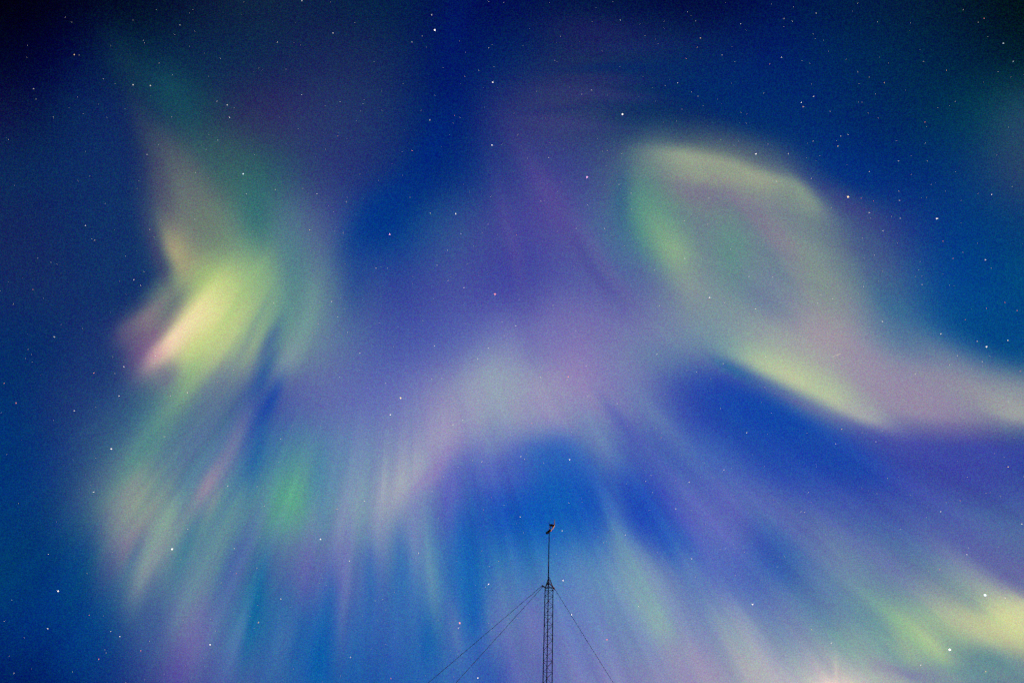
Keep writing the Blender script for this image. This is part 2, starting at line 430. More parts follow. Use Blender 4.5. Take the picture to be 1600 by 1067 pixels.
    # features
    for (fx, fy, ang, hl, hw, ka, kb, col, al) in FEATURES:
        mp = N('ShaderNodeMapping'); mp.vector_type = 'TEXTURE'
        mp.inputs['Location'].default_value = (fx, fy, 0)
        mp.inputs['Rotation'].default_value = (0, 0, math.radians(ang))
        mp.inputs['Scale'].default_value = (hl, hw, 1)
        # (the tiny term only makes each step wait for the one before, which keeps the shader small in memory)
        L(vec('MULTIPLY_ADD', acc, (1e-5, 1e-5, 0), P0 if fy > 1055 and 1290 < fx < 1310 else P), mp.inputs['Vector'])
        v = mp.outputs[0]
        if ka or kb: v = vec('MULTIPLY_ADD', v, (ka, kb, 0), vec('ABSOLUTE', v))
        g = mth('POWER', math.exp(-1), vec('DOT_PRODUCT', v, v, out=1))
        mx = N('ShaderNodeMix'); mx.data_type = 'RGBA'; mx.clamp_factor = True
        L(mth('MULTIPLY', g, al), mx.inputs[0]); L(acc, mx.inputs[6]); mx.inputs[7].default_value = (*[q / 255 for q in col], 1)
        acc = mx.outputs[2]
    # ray structure modulates the light that is there
    acc = vec('MULTIPLY', acc, vec('MULTIPLY_ADD', vec('SUBTRACT', rn.outputs['Color'], (0.5, 0.5, 0.5)), vec('MULTIPLY', (RAYS, RAYS * .9, RAYS * .5), comb(amp, amp, amp)), (1, 1, 1)))
    acc = vec('MULTIPLY', acc, vec('MULTIPLY_ADD', comb(ray, ray, ray), (1.0, 1.0, .5), (1, 1, 1)))
    # fine mottled grain like sensor noise, added to the sky colour
    gn = N('ShaderNodeTexNoise'); gn.inputs['Scale'].default_value = 0.62; gn.inputs['Detail'].default_value = 0
    L(P0, gn.inputs['Vector'])
    acc = vec('MULTIPLY_ADD', vec('SUBTRACT', gn.outputs['Color'], (0.5, 0.5, 0.5)), (GRAIN, GRAIN * .8, GRAIN), acc)
    gy = vec('DOT_PRODUCT', acc, (0.30, 0.45, 0.25), out=1)
    acc = vec('ADD', vec('MULTIPLY', acc, (.97, .97, .97)), vec('MULTIPLY', comb(gy, gy, gy), (.03, .03, .03)))
    acc = vec('MAXIMUM', vec('ADD', acc, (0.010, 0.0, -0.008)), (0.0, 0.0, 0.0))
    sep = N('ShaderNodeSeparateXYZ'); L(acc, sep.inputs[0])
    lin = comb(*[mth('POWER', sep.outputs[i], 2.27) for i in range(3)])
    em = N('ShaderNodeEmission'); L(lin, em.inputs['Color'])
    out = N('ShaderNodeOutputMaterial'); L(em.outputs[0], out.inputs['Surface'])
    m.cycles.emission_sampling = 'NONE'
    return m
RAYS = 0.20; FEATHER = 70.0; GRAIN = 0.28

bm = bmesh.new(); bmesh.ops.create_icosphere(bm, subdivisions=6, radius=20000)
sky = obj('sky', bm, build_sky_material(), smooth=True); sky.location = EYE
sky['kind'] = 'structure'

# ------------------------------------------------------------------ ground (below the frame)
m, nt, b = new_mat('dark_frozen_ground')
n = nt.nodes.new('ShaderNodeTexNoise'); n.inputs['Scale'].default_value = 0.15; n.inputs['Detail'].default_value = 8
tc = nt.nodes.new('ShaderNodeTexCoord'); nt.links.new(tc.outputs['Object'], n.inputs['Vector'])
r = nt.nodes.new('ShaderNodeValToRGB'); r.color_ramp.elements[0].color = (.02, .025, .015, 1); r.color_ramp.elements[1].color = (.08, .075, .05, 1)
nt.links.new(n.outputs['Fac'], r.inputs['Fac']); nt.links.new(r.outputs['Color'], b.inputs['Base Color'])
b.inputs['Roughness'].default_value = .95
bm = bmesh.new(); bmesh.ops.create_grid(bm, x_segments=60, y_segments=60, size=15000)
g = obj('ground', bm, m); g['kind'] = 'structure'

# ------------------------------------------------------------------ guyed lattice tower
TX, TY = 3.76728341, 31.27391206
steel = metal('weathered_dark_steel', (.022, .020, .022), (.05, .036, .034), .6)
red_tone = metal('red_toned_steel', (.06, .018, .014), (.14, .04, .03), .8, .2)  # steel with a red-brown tone, for some braces and fittings
wire = metal('guy_cable_steel', (.012, .014, .02), (.02, .024, .03), .6)
amber = metal('orange_plastic', (.75, .33, .06), (.85, .42, .10), .4, 0)
pale = metal('pale_painted_metal', (.70, .62, .56), (.8, .72, .66), .45, 0)
black = metal('black_housing', (.010, .010, .012), (.02, .018, .02), .5, 0)
lit_pole = metal('lit_pole_metal', (.7, .72, .75), (.8, .82, .85), .35, .3)
concrete = metal('concrete', (.22, .21, .2), (.32, .31, .3), .9, 0)

tower = bpy.data.objects.new('lattice_tower', None); sc.collection.objects.link(tower)
tower.location = (TX, TY, 0)
tower['label'] = 'slender dark triangular lattice tower with guy wires and a thin mast, silhouetted against the aurora'
tower['category'] = 'tower'
AZ = [math.radians(v) for v in (17, 137, 257)]
RL = 0.262
H = 28.60
def P(i, z, r=RL): return Vector((r * math.cos(AZ[i]), r * math.sin(AZ[i]), z))
for i in range(3):
    bm = bmesh.new()
    add_rod(bm, P(i, 0), P(i, H), 0.026, n=10)
    for z in (1, 4, 7, 10, 13, 16, 19, 22.2, 25.30, 28.3):                    # sleeve joints
        add_rod(bm, P(i, z - .09), P(i, z + .09), 0.027, n=10)
    add_rod(bm, P(i, H), P(i, 29.22, .035), 0.019, 0.017, n=10)        # legs lean in to the mast
    obj('leg', bm, steel, tower, True)
# rings: measured heights near the top, regular below
rings = [28.00, 27.36, 26.72, 26.08, 25.44]
sec2 = [25.17, 24.54, 23.92, 23.30, 22.68, 22.06]
def brace(name, a, b, r, mat):
    bm = bmesh.new(); add_rod(bm, a, b, r, n=6); return obj(name, bm, mat, tower, True)
for sec in (rings, sec2):
    for k, z in enumerate(sec):
        for i in range(3):
            j = (i + 1) % 3
            brace('horizontal_brace', P(i, z), P(j, z), 0.0095, steel)
        if k + 1 < len(sec):
            z2 = sec[k + 1]
            brace('diagonal_brace', P(0, z - .03), P(2, z2 + .03), 0.0095, steel)     # right face
            brace('diagonal_brace', P(1, z - .03), P(2, z2 + .03), 0.0095, steel)     # left face
            brace('diagonal_brace', P(0, z - .03), P(1, z2 + .03), 0.0075, red_tone)      # far face
for i in range(3):
    brace('horizontal_brace', P(i, 28.42), P((i + 1) % 3, 28.42), 0.010, steel)
for a, b_ in ((0, 2), (1, 2), (0, 1)):
    brace('diagonal_brace', P(a, 28.40), P(b_, 28.02), 0.0095, steel)
# everything below the frame: the same bracing down to the foot
bm = bmesh.new(); z = 21.5
while z > 0.4:
    for i in range(3):
        add_rod(bm, P(i, z), P((i + 1) % 3, z), 0.0095, n=5)
    if z > 1.0:
        for a, b_ in ((0, 2), (1, 2), (0, 1)): add_rod(bm, P(a, z - .03), P(b_, z - .59), 0.0095, n=5)
    z -= 0.62
lo = obj('lattice', bm, steel, tower); lo['kind'] = 'stuff'
bm = bmesh.new(); add_bar(bm, (-.6, 0, .1), (.6, 0, .1), 1.2, .3); obj('footing', bm, concrete, tower)
# guy bracket ring near the top, arms reaching out to the wires
GZ = 28.60
arms = {0: 22.5, 1: 170.5}
def at(az, r, z): return Vector((r * math.cos(math.radians(az)), r * math.sin(math.radians(az)), z))
bm = bmesh.new()
for i in range(3): add_bar(bm, P(i, GZ, .285), P((i + 1) % 3, GZ, .285), .035, .05)
obj('guy_bracket_ring', bm, steel, tower)
for i, az in ((0, 22.5), (1, 170.5), (2, 257.0)):
    bm = bmesh.new(); add_bar(bm, P(i, GZ - .015, .20), at(az, .37 if i < 2 else .31, GZ - .015), .05, .065)
    add_rod(bm, at(az, .36 if i < 2 else .30, GZ - .08), at(az, .36 if i < 2 else .30, GZ + .05), .024)
    o = obj('guy_bracket_arm', bm, red_tone if i == 0 else steel, tower)
bm = bmesh.new(); add_rod(bm, at(17, .235, GZ + .045), at(24, .345, GZ + .035), .034, .026, n=12)
bm2 = obj('marker', bm, amber, tower, True); bm2['label'] = 'small orange fitting on the right bracket arm'
# top cone bracing
for z, rr_ in ((28.80, .19), (29.0, .115)):
    bm = bmesh.new()
    for i in range(3): add_rod(bm, P(i, z, rr_), P((i + 1) % 3, z, rr_), .010, n=6)
    obj('top_ring', bm, red_tone, tower)
for a, b_ in ((0, 2), (1, 2), (0, 1)):
    brace('diagonal_brace', P(a, 28.62, .25), P(b_, 28.98, .12), 0.009, red_tone)
# guy wires, each down to its own anchor
for az, bow in ((180.5, 0), (160.5, 0), (22.5, 0)):
    bm = bmesh.new()
    s = at(az, .36, GZ); e = at(az, 24.0, .1)
    pts = [s.lerp(e, t / 24) - Vector((0, 0, .25 * math.sin(math.pi * t / 24))) for t in range(25)]
    for p0, p1 in zip(pts, pts[1:]): add_rod(bm, p0, p1, .0108, n=5)
    g_ = obj('guy_wire', bm, wire, tower)
    bm = bmesh.new(); add_rod(bm, pts[0] + (pts[0] - pts[1]).normalized() * .03, pts[0].lerp(pts[1], .12), .018, .012)
    obj('turnbuckle', bm, steel, g_)
    bm = bmesh.new(); add_bar(bm, at(az, 23.7, 0), at(az, 24.3, 0), .6, .3); obj('guy_anchor', bm, concrete, g_)
# mast pipe: thick sleeve, then thin pipe to the tip
MT = Vector((-.035, 0, 32.86)); MB = Vector((-.035, -.02, 28.55))
mast = None
bm = bmesh.new()
add_rod(bm, MB, MB.lerp(MT, .30), .036, .036, n=12)
add_rod(bm, MB.lerp(MT, .30), MB.lerp(MT, .33), .036, .027, n=12)
add_rod(bm, MB.lerp(MT, .33), MT, .031, .029, n=12)
mast = obj('mast', bm, black, tower, True)
# device on the tip: bent pale-edged vane, dark boom and counterweight
# local frame: x to the right as seen, y away, z up
RX = Vector((math.cos(math.radians(-7)), math.sin(math.radians(-7)), 0)); RY = Vector((-RX.y, RX.x, 0))
def Q(x, z, y=0.0): return MT + RX * x + RY * y + Vector((0, 0, z))
dev = bpy.data.objects.new('wind_turbine', None); sc.collection.objects.link(dev); dev.parent = tower
def blade(a, b_, c_):
    """tapering curved blade from a over b to c"""
    bm = bmesh.new(); prev = None; n = 10
    a, b_, c_ = Vector(a), Vector(b_), Vector(c_)
    ax = (c_ - a).normalized(); wd_ = RY
    for k in range(n + 1):
        t = k / n; p = a * (1 - t) ** 2 + b_ * 2 * t * (1 - t) + c_ * t * t
        w = .070 * (1 - .5 * t); th = .036 * (1 - .45 * t); s = ax.cross(wd_).normalized()
        ring = [bm.verts.new(p + wd_ * w * q1 + s * th * q2) for q1, q2 in ((-1, 0), (-.5, .8), (.3, 1), (1, 0), (.3, -.7), (-.5, -.8))]
        if prev:
            for i in range(6): bm.faces.new((prev[i], prev[(i + 1) % 6], ring[(i + 1) % 6], ring[i]))
        else: bm.faces.new(ring[::-1])
        prev = ring
    bm.faces.new(prev); return bm
hub = Q(.315, .44)
obj('blade', blade(Q(.315, .44), Q(.335, .70), Q(.315, 1.0)), pale, dev, True)
obj('blade', blade(Q(.315, .44), Q(.24, .27), Q(.09, -.02)), pale, dev, True)
obj('blade', blade(Q(.30, .44), Q(.20, .60, .25), Q(.16, .66, .50)), black, dev, True)
bm = bmesh.new(); add_rod(bm, Q(.02, .51), Q(.12, .50), .040, .080, n=12); add_rod(bm, Q(.12, .50), Q(.27, .45), .080, .070, n=12); add_rod(bm, Q(.27, .45), Q(.33, .44), .070, .025, n=12)
obj('housing', bm, black, dev, True)
bm = bmesh.new(); add_bar(bm, Q(.03, .40), Q(-.03, .74), .03, .05, RY); obj('tail_vane', bm, red_tone, dev)
bm = bmesh.new(); add_rod(bm, Q(-.005, .09), Q(.00, .34), .020, n=10); obj('neck', bm, lit_pole, dev, True)  # pale colour stands in for light on the side of the pole
bm = bmesh.new(); add_rod(bm, Q(.04, .02), Q(.09, .42), .022, n=10); obj('strut', bm, black, dev, True)
bm = bmesh.new(); add_bar(bm, Q(-.175, -.21), Q(.085, .06), .11, .12, RY); obj('counterweight', bm, black, dev)

# ------------------------------------------------------------------ stars
# brightness classes 1 (faintest) to 7; letters: r reddish, o orange, p pink, b bluish
STARS = """
1539.2,929.4,7b 1484.2,1014.4,7 679.4,47.5,6 972.6,178.9,6 773.5,459.7,6r 917.3,277.0,6p 1325.1,307.8,6o 625.9,621.8,6o 268.9,857.6,6 718.4,972.9,6r 
770.0,128.9,5 768.7,227.0,5 1181.2,240.7,5 380.0,272.0,5b 608.9,366.3,5p 711.9,334.1,5 1108.7,464.9,5 1463.9,341.8,5 173.9,701.2,5 609.9,647.9,5 
887.8,588.6,5r 890.3,717.9,5 1541.5,541.8,5 90.8,923.1,5 328.2,1006.7,5 500.8,842.0,5 746.7,1058.7,5 763.5,912.1,5 879.8,906.6,5 892.8,959.9,5 
948.3,998.9,5r 1176.0,943.9,5 116.1,85.8,4o 207.9,132.9,4 235.1,134.1,4 355.0,164.4,4 358.7,183.9,4 471.8,1.3,4 520.3,52.0,4 643.9,235.7,4r 
671.7,187.9,4 674.4,23.8,4 1094.4,59.8,4o 1221.0,90.1,4 1567.7,68.1,4b 1271.0,150.9,4 1252.0,160.6,4 1254.8,166.9,4o 1309.1,228.5,4o 1231.8,240.5,4 
133.6,352.6,4 209.1,437.2,4 84.8,526.7,4 495.3,303.3,4 483.8,359.6,4o 518.1,471.2,4 725.0,449.7,4 1107.9,310.0,4 1069.9,403.9,4 1170.2,431.9,4 
1180.7,482.7,4 806.0,509.2,4 1213.0,283.5,4 1358.1,332.6,4 1549.5,304.3,4 1539.7,406.1,4 1379.1,502.5,4 1469.9,521.7,4 1574.7,531.7,4 146.6,582.8,4r 
193.4,573.0,4 25.0,629.6,4r 116.1,641.8,4 185.9,618.6,4 146.3,768.5,4 242.4,555.8,4 292.9,613.3,4 356.0,759.2,4 562.4,551.8,4 526.6,794.7,4o 
569.4,782.5,4 678.9,540.5,4 763.2,544.0,4 746.7,560.8,4 723.0,656.4,4 707.9,663.4,4 753.0,721.2,4 915.8,572.3,4 844.8,589.6,4 1026.6,553.5,4 
1196.7,557.8,4 964.4,630.6,4 831.0,660.9,4r 1166.7,676.1,4 1131.0,733.9,4 1076.7,753.0,4 813.8,713.2,4 1055.9,794.7,4 1575.2,729.2,4o 1315.1,670.4,4o 
1469.9,799.0,4 74.5,981.7,4 187.1,993.9,4 154.3,1029.2,4r 219.9,1016.2,4r 438.8,935.4,4 404.0,972.4,4o 545.8,876.1,4 653.7,863.6,4 547.8,1026.2,4 
610.9,1059.5,4r 716.2,980.7,4 812.8,807.3,4 878.5,828.8,4 977.1,835.3,4 1080.7,872.6,4 997.9,946.9,4 1596.5,818.3,4 1510.7,866.1,4 1468.4,889.3,4r 
1268.5,983.2,4o 1298.8,1004.2,4 1570.5,933.6,4 1438.6,1038.5,4 1540.0,1048.5,4o 52.5,139.1,3 281.2,39.5,3 339.0,158.6,3 340.2,219.2,3b 229.6,241.7,3 
433.3,66.1,3 471.3,148.4,3 531.3,159.4,3 567.1,162.4,3b 527.6,212.9,3r 709.9,180.7,3r 643.7,66.1,3 763.7,75.3,3 726.2,119.9,3o 969.4,31.8,3 
1089.4,74.3,3o 1072.2,92.3,3r 1128.2,86.3,3 1157.0,37.8,3 1058.9,129.9,3 1090.7,150.6,3 909.1,147.6,3 924.3,141.1,3 809.3,210.9,3o 857.5,246.7,3 
971.6,240.0,3 1275.3,21.0,3 1225.0,29.5,3 1238.0,33.8,3 1202.5,100.3,3r 1537.7,29.3,3r 1583.2,96.3,3b 1478.9,110.4,3r 1381.9,129.4,3o 1445.2,190.9,3r 
1325.1,210.4,3 1313.6,212.9,3 1270.5,220.5,3 1403.9,251.7,3 147.8,375.4,3 234.1,358.6,3 305.2,270.0,3 385.2,303.0,3 304.7,342.8,3 371.5,417.4,3 
219.4,445.9,3 51.3,452.4,3r 317.7,512.5,3 363.7,531.7,3 430.0,296.5,3 541.1,316.0,3 536.3,364.3,3 427.5,473.2,3 527.6,495.2,3 497.3,506.0,3 
487.8,520.7,3r 542.8,519.2,3 672.2,333.3,3 767.2,307.5,3 762.5,350.1,3 720.2,365.3,3b 699.2,391.1,3 682.9,414.6,3 699.9,438.4,3 660.7,500.7,3 
784.5,502.5,3 788.0,524.2,3 587.6,419.1,3 944.1,289.5,3 967.1,288.5,3 844.8,314.5,3 918.1,320.5,3 986.1,301.3,3 986.6,327.1,3 1069.4,345.1,3 
1105.7,350.3,3 900.3,357.1,3 944.6,357.1,3 807.3,367.3,3r 810.3,460.2,3o 864.3,477.2,3 1030.4,477.9,3 1035.4,394.6,3 1022.6,421.9,3 1141.5,389.6,3 
1185.0,378.6,3r 1105.4,456.7,3 1132.0,473.4,3 899.3,516.5,3 1267.8,278.8,3 1358.3,268.5,3 1345.8,310.0,3r 1364.9,314.5,3r 1405.6,313.3,3 
1406.6,341.3,3 1379.6,360.6,3 1366.4,398.9,3 1473.4,376.6,3r 1489.2,403.9,3r 1440.9,444.7,3 1349.3,447.7,3 1329.3,466.4,3 1300.6,467.2,3 
1282.8,460.4,3 1277.8,473.7,3 1207.3,433.2,3 1507.9,499.5,3r 1541.2,481.9,3r 1570.0,472.4,3r 1589.5,485.2,3r 1527.0,533.2,3 6.8,598.8,3r 241.4,567.8,3 
272.9,542.3,3 294.2,553.8,3 297.7,564.0,3 344.7,537.3,3 266.4,618.6,3 339.7,596.8,3r 365.0,577.8,3 257.4,682.1,3 530.8,588.6,3 438.5,685.6,3 
401.5,759.7,3 413.3,790.5,3 725.5,569.5,3 674.4,591.6,3 690.4,590.6,3 602.4,598.6,3 738.2,719.4,3 715.4,729.4,3 692.7,744.7,3 675.2,767.5,3 
768.2,777.2,3r 755.7,796.0,3r 886.6,593.3,3 842.3,619.8,3 918.3,619.3,3 1178.0,544.5,3 1178.0,571.8,3 1130.5,568.0,3 1087.7,581.3,3 1195.2,605.3,3 
1126.0,638.3,3 893.1,675.1,3 1009.4,672.9,3 1024.9,668.1,3 1032.9,683.4,3r 819.5,717.4,3 1017.1,742.4,3 1008.6,751.5,3 1019.9,769.2,3 889.3,785.7,3 
1495.9,555.8,3 1534.7,565.3,3 1483.7,570.3,3 1594.2,579.8,3r 1430.1,584.5,3 1575.7,627.3,3 1368.6,689.9,3 1305.6,693.1,3 1206.0,644.9,3 1252.5,609.8,3 
1500.2,782.0,3r 1263.0,769.0,3 1251.5,799.2,3 1257.3,800.2,3 75.5,865.6,3 22.0,1051.2,3 139.3,960.6,3r 173.1,986.2,3 254.9,818.0,3 293.4,826.5,3 
366.2,856.6,3 369.5,895.6,3r 346.0,910.1,3 336.5,985.7,3 406.0,838.8,3 401.5,887.1,3 621.4,810.5,3 685.2,809.5,3 598.1,935.6,3 758.2,917.1,3 
764.5,884.3,3r 779.2,876.6,3 872.3,938.4,3 808.3,965.2,3 942.8,847.3,3 958.6,826.3,3 1086.4,901.1,3 1133.7,856.6,3 1149.2,898.6,3 1148.0,946.4,3 
1085.7,1011.9,3 1043.9,1052.5,3 1513.2,855.6,3 1492.7,878.6,3 1407.1,826.3,3 1290.3,835.0,3 1226.5,869.6,3 1337.1,956.9,3 1264.5,1003.7,3 
1384.6,1006.2,3 1494.9,995.9,3 1574.7,1027.0,3 1599.2,1031.7,3 1346.1,1052.2,3 1251.3,800.5,3 123.6,86.6,2r 83.1,183.2,2 13.3,218.2,2 161.6,123.6,2 
224.1,63.6,2 344.7,91.8,2 269.4,117.4,2 366.2,168.4,2 321.7,234.0,2r 247.7,226.5,2 381.0,4.0,2 516.8,3.3,2 404.5,106.8,2 508.8,165.9,2 508.1,233.5,2 
612.9,255.7,2r 657.9,172.9,2 679.4,149.4,2 719.2,183.9,2 659.7,56.6,2 769.2,69.8,2 772.0,104.1,2 747.5,110.4,2 763.5,3.0,2 786.7,4.5,2 858.5,4.5,2 
875.8,57.3,2 866.3,95.1,2r 870.5,96.3,2 968.4,104.8,2 1027.9,68.6,2 1007.9,55.8,2r 1073.9,18.8,2 1086.9,33.0,2 1039.6,134.1,2 1080.2,143.9,2 
1098.4,165.4,2 1065.4,171.2,2 803.0,177.4,2 814.5,228.5,2 824.3,247.5,2 941.3,236.5,2 949.3,235.7,2 1193.2,146.1,2r 1158.2,176.7,2 1165.7,192.9,2 
1153.2,220.2,2 1146.7,227.7,2r 1205.8,7.0,2 1239.8,11.3,2 1340.1,6.0,2 1270.3,53.3,2 1253.3,95.1,2 1371.1,34.5,2r 1505.2,15.5,2 1528.5,35.3,2r 
1559.7,112.4,2r 1340.1,112.6,2r 1358.1,121.1,2 1297.1,174.2,2 1341.6,160.1,2 1259.8,246.7,2 1200.0,225.5,2 1448.7,251.5,2 143.3,373.6,2r 251.4,344.3,2 
395.2,360.8,2 21.0,475.2,2 172.9,488.5,2 129.6,513.0,2 304.7,529.2,2 379.5,509.0,2 473.3,294.8,2 542.3,308.5,2 513.3,321.6,2 521.3,330.6,2 
547.8,477.4,2 567.1,469.2,2 640.7,309.0,2 753.5,364.1,2 739.7,384.6,2 777.2,366.1,2 704.4,432.4,2 677.4,466.9,2 689.4,501.5,2 695.4,500.0,2 
726.5,506.0,2 760.2,480.4,2 730.2,412.9,2 645.2,431.4,2 644.7,443.2,2 605.4,418.9,2 591.9,282.0,2r 616.6,528.7,2r 876.5,285.0,2 874.5,303.5,2 
871.0,299.5,2 850.5,314.5,2 1058.4,269.5,2 1080.7,335.8,2 1149.0,296.3,2 876.8,357.3,2 870.3,362.3,2 996.4,371.1,2 993.6,379.1,2 878.8,396.1,2r 
940.3,423.1,2r 811.0,467.4,2 931.1,456.4,2 932.3,453.4,2 951.8,475.2,2 983.4,466.7,2 1059.9,396.6,2 1168.5,376.4,2 1111.4,379.4,2 1149.5,459.7,2 
1143.2,482.2,2 1165.7,503.2,2 940.3,503.7,2 1218.3,278.5,2 1404.1,298.5,2 1360.4,340.8,2 1347.6,372.1,2 1402.1,380.1,2 1298.8,324.8,2 1257.5,340.6,2 
1222.3,330.1,2 1238.5,383.9,2 1477.7,298.8,2 1581.5,291.8,2 1435.1,421.9,2 1349.1,438.9,2 1372.4,439.7,2 1341.3,459.7,2 1203.5,456.7,2 1309.6,447.4,2 
1378.9,424.1,2 1269.8,499.5,2 44.3,545.8,2 49.3,554.0,2 179.1,583.5,2 83.3,656.9,2 149.6,715.4,2 142.1,758.2,2 227.1,551.3,2 317.9,558.8,2 
295.2,534.5,2 281.9,581.5,2 289.4,581.0,2 255.7,585.0,2 313.9,572.5,2 361.7,596.3,2 302.4,637.3,2 304.9,691.4,2 399.2,650.4,2 480.3,537.3,2 
518.3,539.3,2 564.1,567.0,2 523.8,583.8,2 468.5,616.8,2 501.3,665.1,2 435.3,721.7,2 407.8,741.4,2 576.4,718.9,2 614.9,541.5,2 650.7,583.3,2 
574.1,605.8,2 619.4,624.1,2 647.4,628.1,2 664.7,608.3,2 720.5,613.3,2 715.7,655.9,2 781.2,560.3,2 797.5,679.9,2 774.7,686.9,2 625.4,795.5,2 
632.4,799.2,2 787.5,789.0,2 799.5,652.6,2 872.8,579.3,2 804.3,621.6,2 904.6,598.3,2r 993.4,553.5,2 1076.9,552.5,2 1072.9,578.5,2r 1110.7,591.8,2 
1039.1,615.3,2 965.4,605.6,2 980.4,665.4,2 1033.6,676.9,2 1082.4,697.4,2 1199.5,677.9,2 1176.5,709.9,2 1129.2,737.2,2 1075.9,724.7,2 823.0,709.4,2 
824.5,716.4,2 1020.4,741.7,2 978.4,755.7,2 1071.4,780.0,2 1080.2,797.5,2 1014.9,797.2,2 909.3,784.5,2 860.3,780.2,2 1055.2,750.5,2 1150.7,755.5,2 
1546.5,556.3,2 1535.2,570.8,2 1431.4,588.0,2 1506.2,611.3,2 1539.2,606.3,2 1514.2,679.4,2 1555.2,672.4,2 1415.9,659.4,2 1378.6,673.1,2 1261.0,676.6,2 
1210.8,614.3,2 1248.8,588.0,2 1301.3,619.3,2 1358.8,569.8,2 1280.8,558.8,2 1386.9,747.2,2 1370.1,770.7,2r 1511.9,745.2,2 1562.7,774.7,2 1268.0,785.0,2 
1275.5,729.2,2 6.8,969.9,2 112.6,1049.2,2 233.6,1001.4,2r 224.4,895.3,2 266.9,864.1,2 228.1,843.3,2 282.4,874.3,2 277.2,966.4,2 286.4,968.2,2 
329.0,966.7,2 289.7,1039.5,2 256.4,1052.7,2 390.5,962.4,2 375.0,804.0,2 498.3,850.5,2 437.0,961.4,2 402.8,945.1,2 499.6,910.4,2 593.9,851.0,2 
559.3,808.8,2 627.4,844.5,2 616.4,924.4,2 603.1,952.4,2 532.3,1055.5,2 458.5,1044.5,2 684.7,968.2,2 753.2,958.4,2 752.5,860.3,2 790.5,837.5,2 
715.7,1021.5,2 709.2,1056.7,2 763.5,973.7,2 869.5,865.1,2 885.8,960.1,2 893.6,966.7,2 941.3,985.9,2 1046.9,822.3,2 1102.2,818.3,2 1125.2,857.8,2 
1146.5,849.8,2 1163.2,862.8,2 1131.7,901.3,2 1105.2,943.1,2 1132.5,950.1,2 1068.4,959.9,2 1021.1,953.1,2 974.1,892.8,2 976.6,914.4,2 1188.7,905.6,2 
1057.4,1036.0,2 1038.9,1052.2,2 1134.7,972.2,2 1111.2,851.0,2 1169.5,801.5,2 806.5,817.5,2 818.3,832.3,2 804.8,850.0,2 1450.7,892.3,2 1397.1,839.5,2r 
1314.8,838.0,2 1215.0,885.6,2 1217.5,963.4,2 1537.7,950.6,2 1577.5,1022.2,2 1226.5,1058.5,2 1234.3,1060.7,2 1249.3,1062.5,2 1303.3,1025.0,2 
1397.4,1064.2,2 1509.9,924.4,2 1447.7,808.0,2 42.0,89.8,1 56.3,155.1,1 173.1,71.6,1 225.6,67.3,1 244.2,15.3,1 304.2,49.3,1 301.4,15.5,1r 326.0,119.6,1 
326.2,210.7,1 266.9,238.2,1 268.2,182.7,1 195.6,170.4,1 167.1,183.2,1 133.8,237.2,1 397.5,242.0,1 235.9,149.6,1 296.4,20.8,1r 153.8,163.2,1 
459.5,66.6,1 469.3,70.6,1 461.3,35.3,1 409.3,110.6,1 437.3,183.4,1 526.1,166.4,1 569.1,156.1,1 596.4,142.4,1 597.4,172.7,1 466.3,201.4,1 541.8,216.5,1 
557.1,236.5,1 492.6,246.2,1 632.6,203.4,1 628.1,237.7,1 692.2,106.1,1 630.1,131.4,1 667.2,74.6,1r 718.2,64.6,1r 720.5,130.4,1 777.7,136.9,1 
756.2,137.1,1 784.2,226.0,1 702.4,210.7,1 707.4,192.7,1 727.5,82.6,1 689.4,229.5,1 886.1,116.9,1 941.1,80.3,1 1023.9,61.6,1 1037.4,44.8,1 999.9,38.3,1 
1080.2,24.5,1r 1165.7,47.3,1 1047.2,125.9,1 1019.4,136.9,1 1023.6,158.6,1 997.1,151.6,1 889.6,136.6,1 948.8,149.4,1 893.6,172.7,1 853.3,185.7,1 
928.3,185.7,1 880.8,233.5,1 859.0,223.5,1 860.3,225.5,1 917.1,240.5,1 933.8,217.2,1 988.9,230.5,1 1143.0,130.1,1r 1167.5,178.7,1 1156.2,192.4,1 
1105.7,196.4,1 1126.0,218.5,1 1094.7,216.7,1 1026.4,263.7,1 830.3,263.2,1 1084.7,259.5,1 1056.9,189.4,1 1004.9,119.9,1 1147.7,96.6,1 925.1,35.0,1 
957.6,2.5,1 931.1,11.8,1r 827.0,45.5,1 1332.6,17.8,1 1224.5,42.5,1 1274.0,60.8,1 1286.8,63.6,1 1294.1,80.3,1 1373.9,89.3,1 1388.4,98.8,1 1437.4,78.1,1 
1543.5,57.8,1 1342.3,131.4,1r 1347.6,160.1,1 1356.8,176.9,1 1372.4,184.7,1 1492.9,158.9,1 1483.4,165.9,1r 1465.4,168.7,1 1447.4,197.9,1 
1306.8,220.2,1r 1445.7,223.5,1 1557.7,242.2,1r 1575.2,199.4,1 1423.4,243.5,1 1267.5,131.1,1 1322.6,92.8,1 179.1,359.8,1 164.4,318.3,1 214.1,294.5,1 
216.6,282.0,1 376.0,347.3,1 348.5,382.4,1 363.7,382.9,1 196.6,460.2,1r 12.5,440.7,1 0.8,454.4,1 58.8,403.4,1 88.8,412.1,1 196.1,399.6,1 218.4,489.2,1 
258.9,457.7,1 95.3,507.5,1 67.5,466.4,1 186.6,439.7,1 272.4,358.8,1 139.6,275.5,1 282.7,382.6,1 476.5,336.3,1 446.3,349.6,1 522.8,361.1,1 
519.6,377.6,1 485.1,392.1,1 541.3,389.9,1 415.0,368.1,1 432.3,484.7,1 435.3,435.7,1 532.3,465.2,1 538.8,482.7,1 573.1,447.2,1 512.6,529.0,1 
750.5,482.4,1 748.5,430.7,1 723.0,422.1,1 595.6,417.6,1 611.4,396.4,1r 546.3,400.6,1 679.9,306.0,1 628.6,274.3,1r 733.2,299.8,1 724.2,288.0,1 
